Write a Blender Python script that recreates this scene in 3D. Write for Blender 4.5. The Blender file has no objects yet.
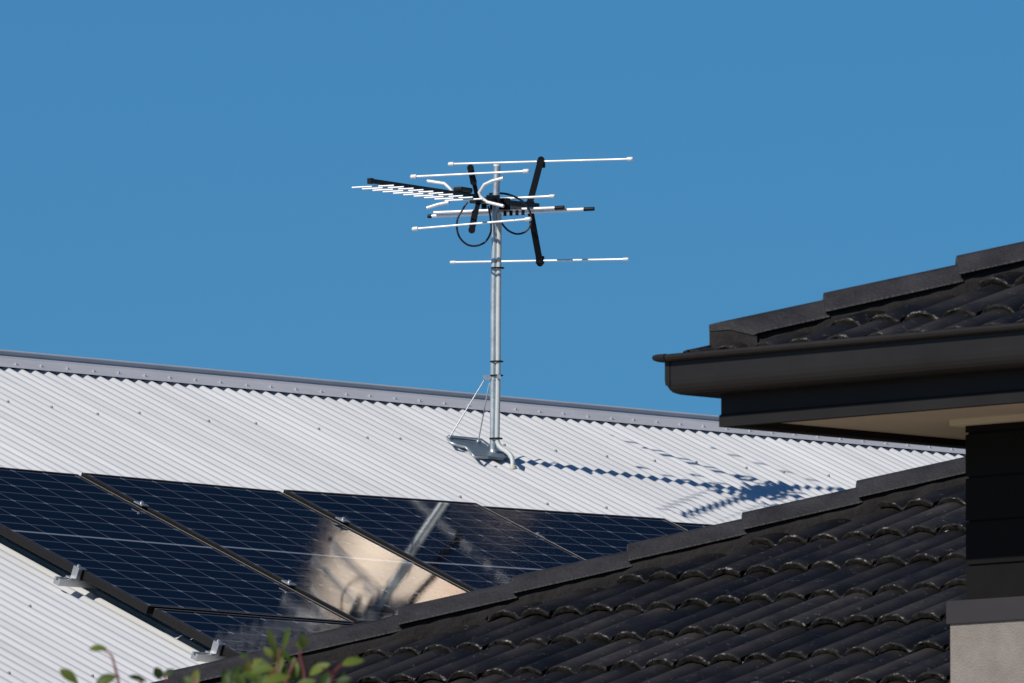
import bpy, bmesh, math, random
from mathutils import Vector, Matrix
random.seed(7)
R = math.radians
V = Vector
scn = bpy.context.scene
COL = scn.collection

# ------------------------------------------------------------------ camera
FPX, PITCH = 11000.0, R(5.4)
CAM = V((0, 0, 1.6))
cd = bpy.data.cameras.new('camera')
cam = bpy.data.objects.new('camera', cd)
COL.objects.link(cam)
cam.location = CAM
cam.rotation_euler = (R(90) + PITCH, 0, 0)
cd.sensor_width = 36
cd.lens = FPX * 36 / 1024
cd.clip_start = 0.5
cd.clip_end = 6000
cd.dof.use_dof = True
cd.dof.focus_distance = 43
cd.dof.aperture_fstop = 38
scn.camera = cam
scn.view_settings.view_transform = 'Standard'
scn.view_settings.look = 'None'
scn.view_settings.exposure = 0.0
scn.view_settings.gamma = 1.0
scn.view_settings.use_curve_mapping = False

def pt(x, y, Y):
    """point seen at photo position (x, y), Y metres in front of the photographer"""
    a = (x - 512) / FPX; v = (341.5 - y) / FPX
    c, s = math.cos(PITCH), math.sin(PITCH)
    d = V((a, c - v * s, s + v * c))
    return CAM + d * (Y / d.y)

# ------------------------------------------------------------------ materials
def nodes_of(m):
    return m.node_tree.nodes, m.node_tree.links

def mat(name, col, rough=0.5, metal=0.0, spec=0.5, noise=0.0, nscale=8.0, bump=0.0, bscale=60.0, col2=None, stretch=None):
    m = bpy.data.materials.new(name); m.use_nodes = True
    n, l = nodes_of(m)
    b = n['Principled BSDF']
    b.inputs['Base Color'].default_value = (*col, 1)
    b.inputs['Roughness'].default_value = rough
    b.inputs['Metallic'].default_value = metal
    b.inputs['Specular IOR Level'].default_value = spec
    tc = n.new('ShaderNodeTexCoord')
    src = tc.outputs['Object']
    if stretch:
        mp = n.new('ShaderNodeMapping'); mp.inputs['Scale'].default_value = stretch
        l.new(src, mp.inputs['Vector']); src = mp.outputs['Vector']
    if noise or col2:
        t = n.new('ShaderNodeTexNoise'); t.inputs['Scale'].default_value = nscale
        t.inputs['Detail'].default_value = 6; t.inputs['Roughness'].default_value = .62
        l.new(src, t.inputs['Vector'])
        r = n.new('ShaderNodeValToRGB')
        r.color_ramp.elements[0].position = .32; r.color_ramp.elements[1].position = .68
        c2 = col2 or tuple(min(1, c * (1 + noise)) for c in col)
        c1 = col if col2 else tuple(c * (1 - noise) for c in col)
        r.color_ramp.elements[0].color = (*c1, 1); r.color_ramp.elements[1].color = (*c2, 1)
        l.new(t.outputs['Fac'], r.inputs['Fac']); l.new(r.outputs['Color'], b.inputs['Base Color'])
        mr = n.new('ShaderNodeMapRange'); mr.inputs['To Min'].default_value = max(.05, rough - .1); mr.inputs['To Max'].default_value = min(1, rough + .1)
        l.new(t.outputs['Fac'], mr.inputs['Value']); l.new(mr.outputs['Result'], b.inputs['Roughness'])
    if bump:
        t2 = n.new('ShaderNodeTexNoise'); t2.inputs['Scale'].default_value = bscale; t2.inputs['Detail'].default_value = 4
        l.new(src, t2.inputs['Vector'])
        bp = n.new('ShaderNodeBump'); bp.inputs['Strength'].default_value = bump; bp.inputs['Distance'].default_value = .01
        l.new(t2.outputs['Fac'], bp.inputs['Height']); l.new(bp.outputs['Normal'], b.inputs['Normal'])
    return m

M = {}
M['steel_white'] = mat('painted_white_steel', (.63, .632, .635), .42, 0, .45, noise=.035, nscale=1.6)
M['steel_ridge'] = mat('grey_ridge_steel', (.53, .53, .55), .4, 0, .5, noise=.05, nscale=3)
M['screw'] = mat('screw_steel', (.40, .40, .40), .4, .5)
M['screw_light'] = mat('ridge_screw_steel', (.55, .55, .57), .35, .3)
M['brick'] = mat('house_wall_render', (.42, .38, .33), .85, noise=.1, nscale=4, bump=.2)
M['frame_black'] = mat('black_anodised_frame', (.0075, .0068, .0062), .42, .0, .35)
M['edge_glint'] = mat('frame_edge_glint', (.34, .31, .27), .35, .4)  # pale colour painted as sunlight on the frame edges
M['alu'] = mat('aluminium', (.62, .63, .64), .36, .85, noise=.08, nscale=30)
M['galv'] = mat('galvanised_steel', (.46, .50, .52), .42, .6, noise=.16, nscale=26)
M['plate'] = mat('dull_galvanised_plate', (.15, .20, .24), .5, .35, noise=.25, nscale=14)
M['alu_white'] = mat('bright_aluminium_tube', (.80, .80, .80), .40, .25)
M['plastic_white'] = mat('white_end_cap', (.75, .75, .73), .45)
M['plastic_black'] = mat('black_plastic', (.0065, .0075, .0085), .5, 0, .2)
M['cable'] = mat('black_cable', (.010, .010, .012), .45)
M['conduit'] = mat('pale_grey_conduit', (.52, .54, .52), .45, noise=.06, nscale=20)
M['silicone'] = mat('old_sealant', (.50, .48, .40), .7, noise=.2, nscale=40)
M['gutter'] = mat('charcoal_gutter_paint', (.0195, .0175, .0172), .40, 0, .16, noise=.12, nscale=5)
M['fascia'] = mat('charcoal_fascia_paint', (.0185, .017, .0172), .5, 0, .10, noise=.1, nscale=6)
M['soffit'] = mat('beige_soffit_board', (.54, .465, .36), .75, noise=.05, nscale=3)
M['trim'] = mat('beige_eave_trim', (.62, .55, .42), .7, noise=.05, nscale=5)
M['boards'] = mat('black_wall_boards', (.0100, .0093, .009), .65, 0, .06, noise=.15, nscale=6)
M['cap'] = mat('charcoal_ridge_tile', (.0265, .0245, .0250), .58, 0, .35, noise=.42, nscale=9, bump=.35, bscale=90)
M['bedding'] = mat('dark_pointing_mortar', (.020, .018, .017), .9, 0, .2, noise=.35, nscale=12, bump=.6, bscale=50)
M['flash'] = mat('dark_flashing', (.036, .032, .033), .45, 0, .25, noise=.08, nscale=4)

def render_wall():
    m = mat('beige_textured_render', (.232, .205, .184), .92, 0, .2, noise=.12, nscale=14, bump=.45, bscale=220)
    return m
M['render'] = render_wall()

def tile_mats():
    m = bpy.data.materials.new('charcoal_concrete_tile'); m.use_nodes = True
    n, l = nodes_of(m); b = n['Principled BSDF']
    tc = n.new('ShaderNodeTexCoord')
    fine = n.new('ShaderNodeTexNoise'); fine.inputs['Scale'].default_value = 46; fine.inputs['Detail'].default_value = 6; fine.inputs['Roughness'].default_value = .7
    big = n.new('ShaderNodeTexNoise'); big.inputs['Scale'].default_value = 5.5; big.inputs['Detail'].default_value = 5
    l.new(tc.outputs['Object'], big.inputs['Vector']); l.new(tc.outputs['Object'], fine.inputs['Vector'])
    wear = n.new('ShaderNodeAttribute'); wear.attribute_name = 'wear'
    tone = n.new('ShaderNodeAttribute'); tone.attribute_name = 'tone'
    wn = n.new('ShaderNodeMath'); wn.operation = 'MULTIPLY'; l.new(wear.outputs['Fac'], wn.inputs[0]); 
    br = n.new('ShaderNodeMapRange'); br.inputs['From Min'].default_value = .35; br.inputs['From Max'].default_value = .62
    l.new(big.outputs['Fac'], br.inputs['Value']); l.new(br.outputs['Result'], wn.inputs[1])
    r1 = n.new('ShaderNodeMix'); r1.data_type = 'RGBA'          # paint worn off the crests
    l.new(wn.outputs[0], r1.inputs['Factor']); r1.inputs['A'].default_value = (.0075, .0071, .0074, 1); r1.inputs['B'].default_value = (.030, .0265, .0245, 1)
    r2 = n.new('ShaderNodeValToRGB')
    r2.color_ramp.elements[0].position = .60; r2.color_ramp.elements[1].position = .72
    r2.color_ramp.elements[0].color = (0, 0, 0, 1); r2.color_ramp.elements[1].color = (1, 1, 1, 1)
    l.new(fine.outputs['Fac'], r2.inputs['Fac'])
    mx = n.new('ShaderNodeMix'); mx.data_type = 'RGBA'
    l.new(r2.outputs['Color'], mx.inputs['Factor']); l.new(r1.outputs['Result'], mx.inputs['A'])
    mx.inputs['B'].default_value = (.085, .080, .070, 1)
    tm = n.new('ShaderNodeMix'); tm.data_type = 'RGBA'; tm.blend_type = 'MULTIPLY'; tm.inputs['Factor'].default_value = 1
    l.new(mx.outputs['Result'], tm.inputs['A']); l.new(tone.outputs['Fac'], tm.inputs['B'])
    l.new(tm.outputs['Result'], b.inputs['Base Color'])
    b.inputs['Roughness'].default_value = .44
    b.inputs['Specular IOR Level'].default_value = .18
    bp = n.new('ShaderNodeBump'); bp.inputs['Strength'].default_value = .35; bp.inputs['Distance'].default_value = .006
    l.new(fine.outputs['Fac'], bp.inputs['Height']); l.new(bp.outputs['Normal'], b.inputs['Normal'])
    # weathered bare concrete at the front edge of every tile
    e = bpy.data.materials.new('weathered_tile_edge'); e.use_nodes = True
    n, l = nodes_of(e); b = n['Principled BSDF']
    tc = n.new('ShaderNodeTexCoord')
    t = n.new('ShaderNodeTexNoise'); t.inputs['Scale'].default_value = 52; t.inputs['Detail'].default_value = 7; t.inputs['Roughness'].default_value = .75
    l.new(tc.outputs['Object'], t.inputs['Vector'])
    r = n.new('ShaderNodeValToRGB')
    r.color_ramp.elements[0].position = .44; r.color_ramp.elements[1].position = .66
    r.color_ramp.elements[0].color = (.004, .004, .004, 1); r.color_ramp.elements[1].color = (.30, .275, .235, 1)
    k = r.color_ramp.elements.new(.54); k.color = (.010, .0095, .0085, 1)
    l.new(t.outputs['Fac'], r.inputs['Fac']); l.new(r.outputs['Color'], b.inputs['Base Color'])
    b.inputs['Roughness'].default_value = .9
    return m, e
M['tile'], M['tile_edge'] = tile_mats()
M['tile_under'] = mat('dark_tile_nose', (.0045, .0042, .004), .9, 0, .1, col2=(.022, .020, .017), nscale=60)  # darker, finely mottled colour for the tile noses

def panel_mat():
    m = bpy.data.materials.new('solar_cells_under_glass'); m.use_nodes = True
    n, l = nodes_of(m); b = n['Principled BSDF']
    uv = n.new('ShaderNodeUVMap'); uv.uv_map = 'cells'
    sp = n.new('ShaderNodeSeparateXYZ'); l.new(uv.outputs['UV'], sp.inputs[0])
    def mth(op, a, bb=None, c=None):
        q = n.new('ShaderNodeMath'); q.operation = op
        for i, x in enumerate((a, bb, c)):
            if x is None: continue
            if isinstance(x, (int, float)): q.inputs[i].default_value = x
            else: l.new(x, q.inputs[i])
        return q.outputs[0]
    def near(x, w):            # 1 close to whole numbers of x
        f = mth('FRACT', mth('ADD', x, .5)); d = mth('ABSOLUTE', mth('SUBTRACT', f, .5))
        return mth('LESS_THAN', d, w), d
    u, v = sp.outputs['X'], sp.outputs['Y']
    cu, du = near(u, .021)
    cv, dv = near(v, .055)
    _, dv2 = near(mth('MULTIPLY', v, .5), .1)
    dia = mth('LESS_THAN', mth('ADD', mth('MULTIPLY', du, 1.0), mth('MULTIPLY', dv2, 1.0)), .075)
    bus, _ = near(mth('MULTIPLY', u, 9), .03)
    mid = mth('LESS_THAN', mth('ABSOLUTE', mth('SUBTRACT', v, 8.0)), .085)
    def mixc(fac, a, c):
        q = n.new('ShaderNodeMix'); q.data_type = 'RGBA'
        l.new(fac, q.inputs['Factor'])
        if isinstance(a, tuple): q.inputs['A'].default_value = (*a, 1)
        else: l.new(a, q.inputs['A'])
        q.inputs['B'].default_value = (*c, 1)
        return q.outputs['Result']
    tc = n.new('ShaderNodeTexCoord')
    ns = n.new('ShaderNodeTexNoise'); ns.inputs['Scale'].default_value = 2.2; ns.inputs['Detail'].default_value = 3
    l.new(tc.outputs['Object'], ns.inputs['Vector'])
    rp = n.new('ShaderNodeValToRGB')
    rp.color_ramp.elements[0].position = .3; rp.color_ramp.elements[1].position = .7
    rp.color_ramp.elements[0].color = (.0016, .0022, .006, 1); rp.color_ramp.elements[1].color = (.0022, .003, .0085, 1)
    l.new(ns.outputs['Fac'], rp.inputs['Fac'])
    c = rp.outputs['Color']
    c = mixc(mth('MULTIPLY', bus, .10), c, (.06, .07, .09))
    c = mixc(mth('MULTIPLY', cv, .36), c, (.17, .18, .22))
    c = mixc(mth('MULTIPLY', cu, .52), c, (.18, .19, .23))
    c = mixc(mth('MULTIPLY', dia, .6), c, (.24, .25, .28))
    c = mixc(mth('MULTIPLY', mid, .8), c, (.30, .32, .36))
    l.new(c, b.inputs['Base Color'])
    b.inputs['Roughness'].default_value = .030
    # rolled solar glass: fine texture plus a slow waviness
    prev = None
    for sc, dist in ((5, .00012), (640, .0000125)):
        t = n.new('ShaderNodeTexNoise'); t.inputs['Scale'].default_value = sc; t.inputs['Detail'].default_value = 1.5; l.new(tc.outputs['Object'], t.inputs['Vector'])
        bp = n.new('ShaderNodeBump'); bp.inputs['Strength'].default_value = 1; bp.inputs['Distance'].default_value = dist
        l.new(t.outputs['Fac'], bp.inputs['Height'])
        if prev: l.new(prev, bp.inputs['Normal'])
        prev = bp.outputs['Normal']
    l.new(prev, b.inputs['Normal'])
    b.inputs['IOR'].default_value = 1.5
    b.inputs['Specular IOR Level'].default_value = .5
    return m
M['cells'] = panel_mat()

def leaf_mat():
    m = bpy.data.materials.new('green_leaf'); m.use_nodes = True
    n, l = nodes_of(m); b = n['Principled BSDF']
    g = n.new('ShaderNodeAttribute'); g.attribute_name = 'tone'
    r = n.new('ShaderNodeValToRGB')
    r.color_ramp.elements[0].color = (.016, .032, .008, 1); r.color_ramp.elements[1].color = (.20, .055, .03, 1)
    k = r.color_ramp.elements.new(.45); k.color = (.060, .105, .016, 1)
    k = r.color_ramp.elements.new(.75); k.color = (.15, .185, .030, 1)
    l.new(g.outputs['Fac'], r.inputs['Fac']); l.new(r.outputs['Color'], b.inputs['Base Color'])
    b.inputs['Roughness'].default_value = .5; b.inputs['Specular IOR Level'].default_value = .25
    tr = n.new('ShaderNodeBsdfTranslucent'); l.new(r.outputs['Color'], tr.inputs['Color'])
    mx = n.new('ShaderNodeMixShader'); mx.inputs[0].default_value = .35
    l.new(b.outputs[0], mx.inputs[1]); l.new(tr.outputs[0], mx.inputs[2])
    l.new(mx.outputs[0], n['Material Output'].inputs[0])
    return m
M['leaf'] = leaf_mat()
M['stem'] = mat('red_stem', (.16, .035, .035), .5)
M['grass'] = mat('dry_paving', (.30, .255, .20), .9, noise=.2, nscale=.6)
M['satin_cladding'] = mat('satin_champagne_cladding', (.80, .655, .52), .45, .40, noise=.10, nscale=.35)
M['terracotta'] = mat('terracotta_cladding', (.80, .52, .36), .45, .3)
M['tower_glass'] = mat('dark_tower_glazing', (.03, .03, .035), .3)

# ------------------------------------------------------------------ building helpers
ROOT = {}
def props(o, label=None, cat=None, group=None, kind=None):
    if label: o['label'] = label
    if cat: o['category'] = cat
    if group: o['group'] = group
    if kind: o['kind'] = kind
    return o

def thing(name, loc, label, cat, group=None):
    o = bpy.data.objects.new(name, None); COL.objects.link(o)
    o.location = loc; o.empty_display_size = .2
    ROOT[o] = V(loc)
    return props(o, label, cat, group)

class MB:
    """collects shapes given in world coordinates into one mesh"""
    def __init__(s): s.v = []; s.f = []; s.mi = []; s.sm = []; s.attrs = []
    def add(s, vs, fs, mi=0, smooth=False):
        b = len(s.v); s.v += [V(p) for p in vs]
        for f in fs: s.f.append([i + b for i in f]); s.mi.append(mi); s.sm.append(smooth)
    def box(s, c, ax, ay, az, mi=0):
        """box centred at c with half-extent vectors"""
        c = V(c); P = []
        for k in (-1, 1):
            for j in (-1, 1):
                for i in (-1, 1): P.append(c + V(ax) * i + V(ay) * j + V(az) * k)
        s.add(P, [(0, 2, 3, 1), (4, 5, 7, 6), (0, 1, 5, 4), (2, 6, 7, 3), (0, 4, 6, 2), (1, 3, 7, 5)], mi)
    def tube(s, pts, r, n=8, cap=True, mi=0, r2=None):
        pts = [V(p) for p in pts]; rings = []; m = len(pts)
        prev = None
        for i, p in enumerate(pts):
            d = (pts[min(i + 1, m - 1)] - pts[max(i - 1, 0)]).normalized()
            if prev is None:
                a = d.orthogonal().normalized()
            else:
                a = (prev - d * prev.dot(d)).normalized()
            prev = a; b = d.cross(a)
            rr = r if r2 is None else r + (r2 - r) * i / max(1, m - 1)
            rings.append([p + (a * math.cos(2 * math.pi * k / n) + b * math.sin(2 * math.pi * k / n)) * rr for k in range(n)])
        vs = [q for ring in rings for q in ring]; fs = []
        for i in range(m - 1):
            for k in range(n):
                fs.append((i * n + k, i * n + (k + 1) % n, (i + 1) * n + (k + 1) % n, (i + 1) * n + k))
        s.add(vs, fs, mi, True)
        if cap:
            s.add(rings[0], [tuple(range(n))[::-1]], mi); s.add(rings[-1], [tuple(range(n))], mi)
    def ball(s, c, r, mi=0, nu=8, nv=6):
        vs = []; fs = []
        for j in range(nv + 1):
            th = math.pi * j / nv
            for i in range(nu):
                ph = 2 * math.pi * i / nu
                vs.append(V(c) + V((math.sin(th) * math.cos(ph), math.sin(th) * math.sin(ph), math.cos(th))) * r)
        for j in range(nv):
            for i in range(nu):
                fs.append((j * nu + i, j * nu + (i + 1) % nu, (j + 1) * nu + (i + 1) % nu, (j + 1) * nu + i))
        s.add(vs, fs, mi, True)
    def sweep(s, prof, A, B, e_out, e_up, closed=False, mi=0, smooth=False, capends=True):
        """prof: list of (out, up); swept from A to B"""
        n = len(prof); A = V(A); B = V(B)
        vs = [A + V(e_out) * o + V(e_up) * u for o, u in prof] + [B + V(e_out) * o + V(e_up) * u for o, u in prof]
        fs = [(i, (i + 1) % n, n + (i + 1) % n, n + i) for i in range(n if closed else n - 1)]
        s.add(vs, fs, mi, smooth)
        if closed and capends:
            s.add(vs[:n], [tuple(range(n))[::-1]], mi); s.add(vs[n:], [tuple(range(n))], mi)
    def build(s, name, mats, parent=None, origin=None, root=None):
        me = bpy.data.meshes.new(name)
        o0 = V(origin) if origin is not None else (ROOT.get(root or parent) or V((0, 0, 0)))
        me.from_pydata([tuple(p - o0) for p in s.v], [], s.f)
        for m in (mats if isinstance(mats, (list, tuple)) else [mats]): me.materials.append(m)
        me.polygons.foreach_set('material_index', s.mi)
        me.polygons.foreach_set('use_smooth', s.sm)
        for an, dom, vals in s.attrs:
            me.attributes.new(an, 'FLOAT', dom).data.foreach_set('value', vals)
        me.update()
        o = bpy.data.objects.new(name, me); COL.objects.link(o)
        if parent is not None:
            o.parent = parent; ROOT[o] = o0
        elif origin is not None:
            o.location = o0; ROOT[o] = o0
        return o

def bevel(o, w, seg=2):
    md = o.modifiers.new('bevel', 'BEVEL'); md.width = w; md.segments = seg; md.limit_method = 'ANGLE'; md.angle_limit = R(40)
    return o

Z = V((0, 0, 1))

# ------------------------------------------------------------------ ground
g = MB(); g.add([(-3000, -300, 0), (3000, -300, 0), (3000, 5000, 0), (-3000, 5000, 0)], [(0, 1, 2, 3)])
props(g.build('ground', M['grass']), kind='structure')

# ================================================================== WHITE METAL-ROOFED HOUSE
AL, PH = R(44.0), R(23.2)
D1 = V((math.sin(AL), math.cos(AL), 0))                    # along the ridge, away to the right
DH = V((math.cos(AL), -math.sin(AL), 0))                   # level, down-slope side
D2 = DH * math.cos(PH) - Z * math.sin(PH)                  # down the slope
N = V((DH.x * math.sin(PH), DH.y * math.sin(PH), math.cos(PH)))
PANEL_H = .10
P0 = V((-1.7438, 44.2544, 5.2533)) - N * PANEL_H           # a point of the roof plane
def W(s, t, n=0): return P0 + D1 * s + D2 * t + N * n
T_RIDGE, T_EAVE, S_A, S_B = -1.908, 5.1, -6.0, 12.5
RIB = .0762
mid = W((S_A + S_B) / 2, T_RIDGE); 
house = thing('metal_roofed_house', (mid.x, mid.y, 0), 'pale house whose white corrugated metal roof carries the solar panels', 'house')

def corrugated(side):
    mb = MB()
    K = 12
    n = int((S_B - S_A) / RIB * K)
    S0 = 1.174 - .012                                       # crest phase
    ts = [T_RIDGE + .02, -1.2, 0, 1.5, 3.2, T_EAVE]
    if side < 0: ts = [T_RIDGE + .02, T_EAVE]
    apex = W(0, T_RIDGE)
    vs = []
    for i in range(n + 1):
        s = S_A + RIB * i / K
        h = .0066 * math.cos(2 * math.pi * (s - S0) / RIB)
        for t in ts:
            p = W(s, t, h)
            if side < 0:                                    # mirrored at the ridge
                d = (p - apex).dot(DH); p = p - DH * (2 * d)
            vs.append(p)
    m = len(ts); fs = []
    for i in range(n):
        for j in range(m - 1):
            q = (i * m + j, i * m + j + 1, (i + 1) * m + j + 1, (i + 1) * m + j)
            fs.append(q if side > 0 else q[::-1])
    mb.add(vs, fs, 0, True)
    if side > 0:
        mb.attrs = [('along', 'POINT', [S_A + RIB * i / K for i in range(n + 1) for t in ts]), ('down', 'POINT', [t for i in range(n + 1) for t in ts])]
    return mb
def white_roof_mat():
    m = mat('white_corrugated_steel', (.63, .632, .635), .42, 0, .45)
    n, l = nodes_of(m); b = n['Principled BSDF']
    at = n.new('ShaderNodeAttribute'); at.attribute_name = 'along'
    ad = n.new('ShaderNodeAttribute'); ad.attribute_name = 'down'
    cx = n.new('ShaderNodeCombineXYZ'); l.new(at.outputs['Fac'], cx.inputs[0]); l.new(ad.outputs['Fac'], cx.inputs[1])
    rp = []
    for sc, lo, hi in (((9, .35, 1), .90, 1.04), ((1.1, .5, 1), .955, 1.03), ((60, 3, 1), .95, 1.03)):
        mp = n.new('ShaderNodeMapping'); mp.inputs['Scale'].default_value = sc; l.new(cx.outputs[0], mp.inputs['Vector'])
        t = n.new('ShaderNodeTexNoise'); t.inputs['Scale'].default_value = 1; t.inputs['Detail'].default_value = 5; l.new(mp.outputs[0], t.inputs['Vector'])
        r = n.new('ShaderNodeMapRange'); r.inputs['From Min'].default_value = .3; r.inputs['From Max'].default_value = .7
        r.inputs['To Min'].default_value = lo; r.inputs['To Max'].default_value = hi; l.new(t.outputs['Fac'], r.inputs['Value']); rp.append(r.outputs[0])
    a = n.new('ShaderNodeMath'); a.operation = 'MULTIPLY'; l.new(rp[0], a.inputs[0]); l.new(rp[1], a.inputs[1])
    c = n.new('ShaderNodeMath'); c.operation = 'MULTIPLY'; l.new(a.outputs[0], c.inputs[0]); l.new(rp[2], c.inputs[1])
    sc_ = n.new('ShaderNodeVectorMath'); sc_.operation = 'SCALE'; sc_.inputs[0].default_value = (.675, .673, .667); l.new(c.outputs[0], sc_.inputs['Scale'])
    l.new(sc_.outputs[0], b.inputs['Base Color'])
    return m
M['roof_white'] = white_roof_mat()
roof = corrugated(1).build('roof', M['roof_white'], house)
corrugated(-1).build('roof', M['steel_white'], house)

# fixing screws of the sheets
def screw_mb(p, up, r, h, n=6):
    mb = MB(); a = up.orthogonal().normalized(); b = up.cross(a)
    vs = [p + (a * math.cos(k * 2 * math.pi / n) + b * math.sin(k * 2 * math.pi / n)) * r * q + up * z for q, z in ((1.7, 0), (1.7, .002), (1, .002), (1, h), (.7, h + .002)) for k in range(n)]
    fs = [(j * n + k, j * n + (k + 1) % n, (j + 1) * n + (k + 1) % n, (j + 1) * n + k) for j in range(4) for k in range(n)]
    fs.append(tuple(range(4 * n, 5 * n)))
    mb.add(vs, fs); return mb
def on_crest(s): 
    S0 = 1.174 - .012
    return S0 + RIB * round((s - S0) / RIB)
cnt = 0
for t, sa, sb, st in ((-1.2, .2, 7.0, 5.7), (-.42, 2.6, 6.0, 6.2), (1.55, -3.6, -1.3, 5), (2.35, -3.3, -1.3, 6)):
    s = sa
    while s < sb:
        p = W(on_crest(s), t + random.uniform(-.04, .04), .0078)
        screw_mb(p, N, .0048, .006).build('roof_screw', M['screw'], roof, root=house); cnt += 1
        s += RIB * (random.choice((3, 4, 4, 5)) if t == -1.2 else random.choice((5, 6, 7)))
# ridge capping: flange, roll, flange
apex0 = W(S_A - .05, T_RIDGE, .012); apex1 = W(S_B + .05, T_RIDGE, .012)
D2b = -DH * math.cos(PH) - Z * math.sin(PH)
prof = []
def pr(t, n): # position in the (DH, Z) plane relative to apex, front side
    v = D2 * t + N * n; return (v.dot(DH), v.z)
front = [pr(.155, -.0025), pr(.155, -.0012), pr(.030, .000)]
roll = [(.0125 * math.cos(a), .015 + .0125 * math.sin(a)) for a in [R(x) for x in range(-50, 231, 20)]]
prof = front + roll + [(-o, u) for o, u in front[::-1]]
rc = MB(); rc.sweep(prof, apex0, apex1, DH, Z, closed=False)
ridge = rc.build('ridge_cap', M['steel_ridge'], house)
k = 0
S0 = 1.174 - .012
for i in range(-3, 41):
    s = S0 + RIB * (2 * i + 1)
    p = apex0 + D1 * (s - (S_A - .05)) + D2 * (.105 + random.uniform(-.006, .006)) + N * -.001
    screw_mb(p, N, .0058, .007).build('cap_screw', M['screw_light'], ridge, root=house)
fm = MB(); fm.box(W((S_A + S_B) / 2, T_RIDGE + .125, .0015), D1 * ((S_B - S_A) / 2), D2 * .006, N * .0095)  # black strip standing in for the shade in the rib gaps
fm.build('gap_shade_strip', M['plastic_black'], house)
# walls (front, back and the two gables)
e1 = W(S_A + .4, T_EAVE - .45, -.03); e2 = W(S_B - .4, T_EAVE - .45, -.03)
span = (e1 - W(S_A + .4, T_RIDGE)).dot(DH)
b1 = e1 - DH * 2 * span; b2 = e2 - DH * 2 * span
a1 = W(S_A + .4, T_RIDGE, -.04); a2 = W(S_B - .4, T_RIDGE, -.04)
f = lambda p: V((p.x, p.y, 0))
wl = MB()
wl.add([f(e1), f(e2), e2, e1], [(0, 1, 2, 3)]); wl.add([f(b2), f(b1), b1, b2], [(0, 1, 2, 3)])
wl.add([f(b1), f(e1), e1, a1, b1], [(0, 1, 2, 3, 4)]); wl.add([f(e2), f(b2), b2, a2, e2], [(0, 1, 2, 3, 4)])
wl.build('wall', M['brick'], house)
gt = MB()
gt.sweep([(0, 0), (.11, 0), (.12, .02), (.12, .1), (.11, .1), (.105, .012), (0, .012)], W(S_A, T_EAVE, 0) - Z * .12 - DH * .03, W(S_B, T_EAVE, 0) - Z * .12 - DH * .03, DH, Z, closed=True)
gt.build('gutter', M['steel_ridge'], house)

# ================================================================== SOLAR PANELS
PW, PL, GAP, TH = 1.128, 1.712, .019, .035
RM = Matrix((D1, D2, N)).transposed()                       # local (s, t, n) to world
def frame_matrix(s, t, n=PANEL_H, d1=0, d2=0):
    nn = (N + D1 * d1 + D2 * d2).normalized()               # a panel never lies quite flat
    x = (D1 - nn * D1.dot(nn)).normalized(); y = (D2 - nn * D2.dot(nn) - x * D2.dot(x)).normalized()
    m = Matrix((x, y, nn)).transposed().to_4x4(); m.translation = W(s, t, n)
    return m
def make_panel():
    root = bpy.data.objects.new('solar_panel', None); COL.objects.link(root); ROOT[root] = V((0, 0, 0))
    root.empty_display_size = .2
    fw = .011                                               # visible lip of the frame
    fr = MB()
    x, y, z, w = V((1, 0, 0)), V((0, 1, 0)), V((0, 0, 1)), fw / 2
    fr.box((w, PL / 2, -TH / 2), x * w, y * PL / 2, z * TH / 2)
    fr.box((PW - w, PL / 2, -TH / 2), x * w, y * PL / 2, z * TH / 2)
    fr.box((PW / 2, w, -TH / 2), x * (PW / 2 - fw), y * w, z * TH / 2)
    fr.box((PW / 2, PL - w, -TH / 2), x * (PW / 2 - fw), y * w, z * TH / 2)
    fo = bevel(fr.build('frame', M['frame_black'], root), .0012, 2)
    # pale lines painting the sun's glint along the frame lip
    ed = MB()
    for a, b, r_ in (((0, .009), (PW, .009), .0013), ((PW - .004, 0), (PW - .004, PL), .0017), ((PW, PL - .002), (0, PL - .002), .0014)):
        ed.tube([(a[0], a[1], -.0006), (b[0], b[1], -.0006)], r_, 6)
    ed.build('lip_glint', M['edge_glint'], root)
    gl = MB()
    gl.add([(fw, fw, -.003), (PW - fw, fw, -.003), (PW - fw, PL - fw, -.003), (fw, PL - fw, -.003)], [(0, 1, 2, 3)])
    go = gl.build('glass', M['cells'], root)
    uvl = go.data.uv_layers.new(name='cells')
    mu, mv = .08, .18
    for lp, co in zip(uvl.data, ((-mu, -mv), (6 + mu, -mv), (6 + mu, 16 + mv), (-mu, 16 + mv))): lp.uv = co
    bk = MB(); bk.add([(fw, fw, -.008), (PW - fw, fw, -.008), (PW - fw, PL - fw, -.008), (fw, PL - fw, -.008)], [(3, 2, 1, 0)])
    bk.build('backsheet', M['plastic_black'], root)
    return root
proto = make_panel()
PANELS = [  # s, t, tiltx, tilty, label
    (-1.138, 0.0, .0075, 0, 'dark blue solar panel cut off by the left edge, the leftmost of the upper row'),
    (.010, 0.0, .0085, 0, 'dark blue solar panel second in the upper row, mirroring the bright pale glare'),
    (1.156, 0.005, -.0090, 0, 'dark blue solar panel third in the upper row, with a thin mirrored streak'),
    (2.303, 0.01, -.0100, 0, 'plain dark blue solar panel second from the right, its corner running behind the tiled hip'),
    (3.450, 0.015, -.009, 0, 'last solar panel at the right end, only a small dark corner above the tiled hip'),
    (-1.125, PL + .022, .006, 0, 'solar panel of the lower row, below the leftmost panel and behind the shrub'),
]
for i, (s, t, rx, ry, lab) in enumerate(PANELS):
    if i == 0: o = proto
    else:
        o = proto.copy(); COL.objects.link(o)
        for ch in [c for c in proto.children]:
            c = ch.copy(); COL.objects.link(c); c.parent = o
    o.matrix_world = frame_matrix(s, t, PANEL_H, rx, ry)
    props(o, lab, 'solar panel', 'solar panels on the white metal roof')

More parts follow.
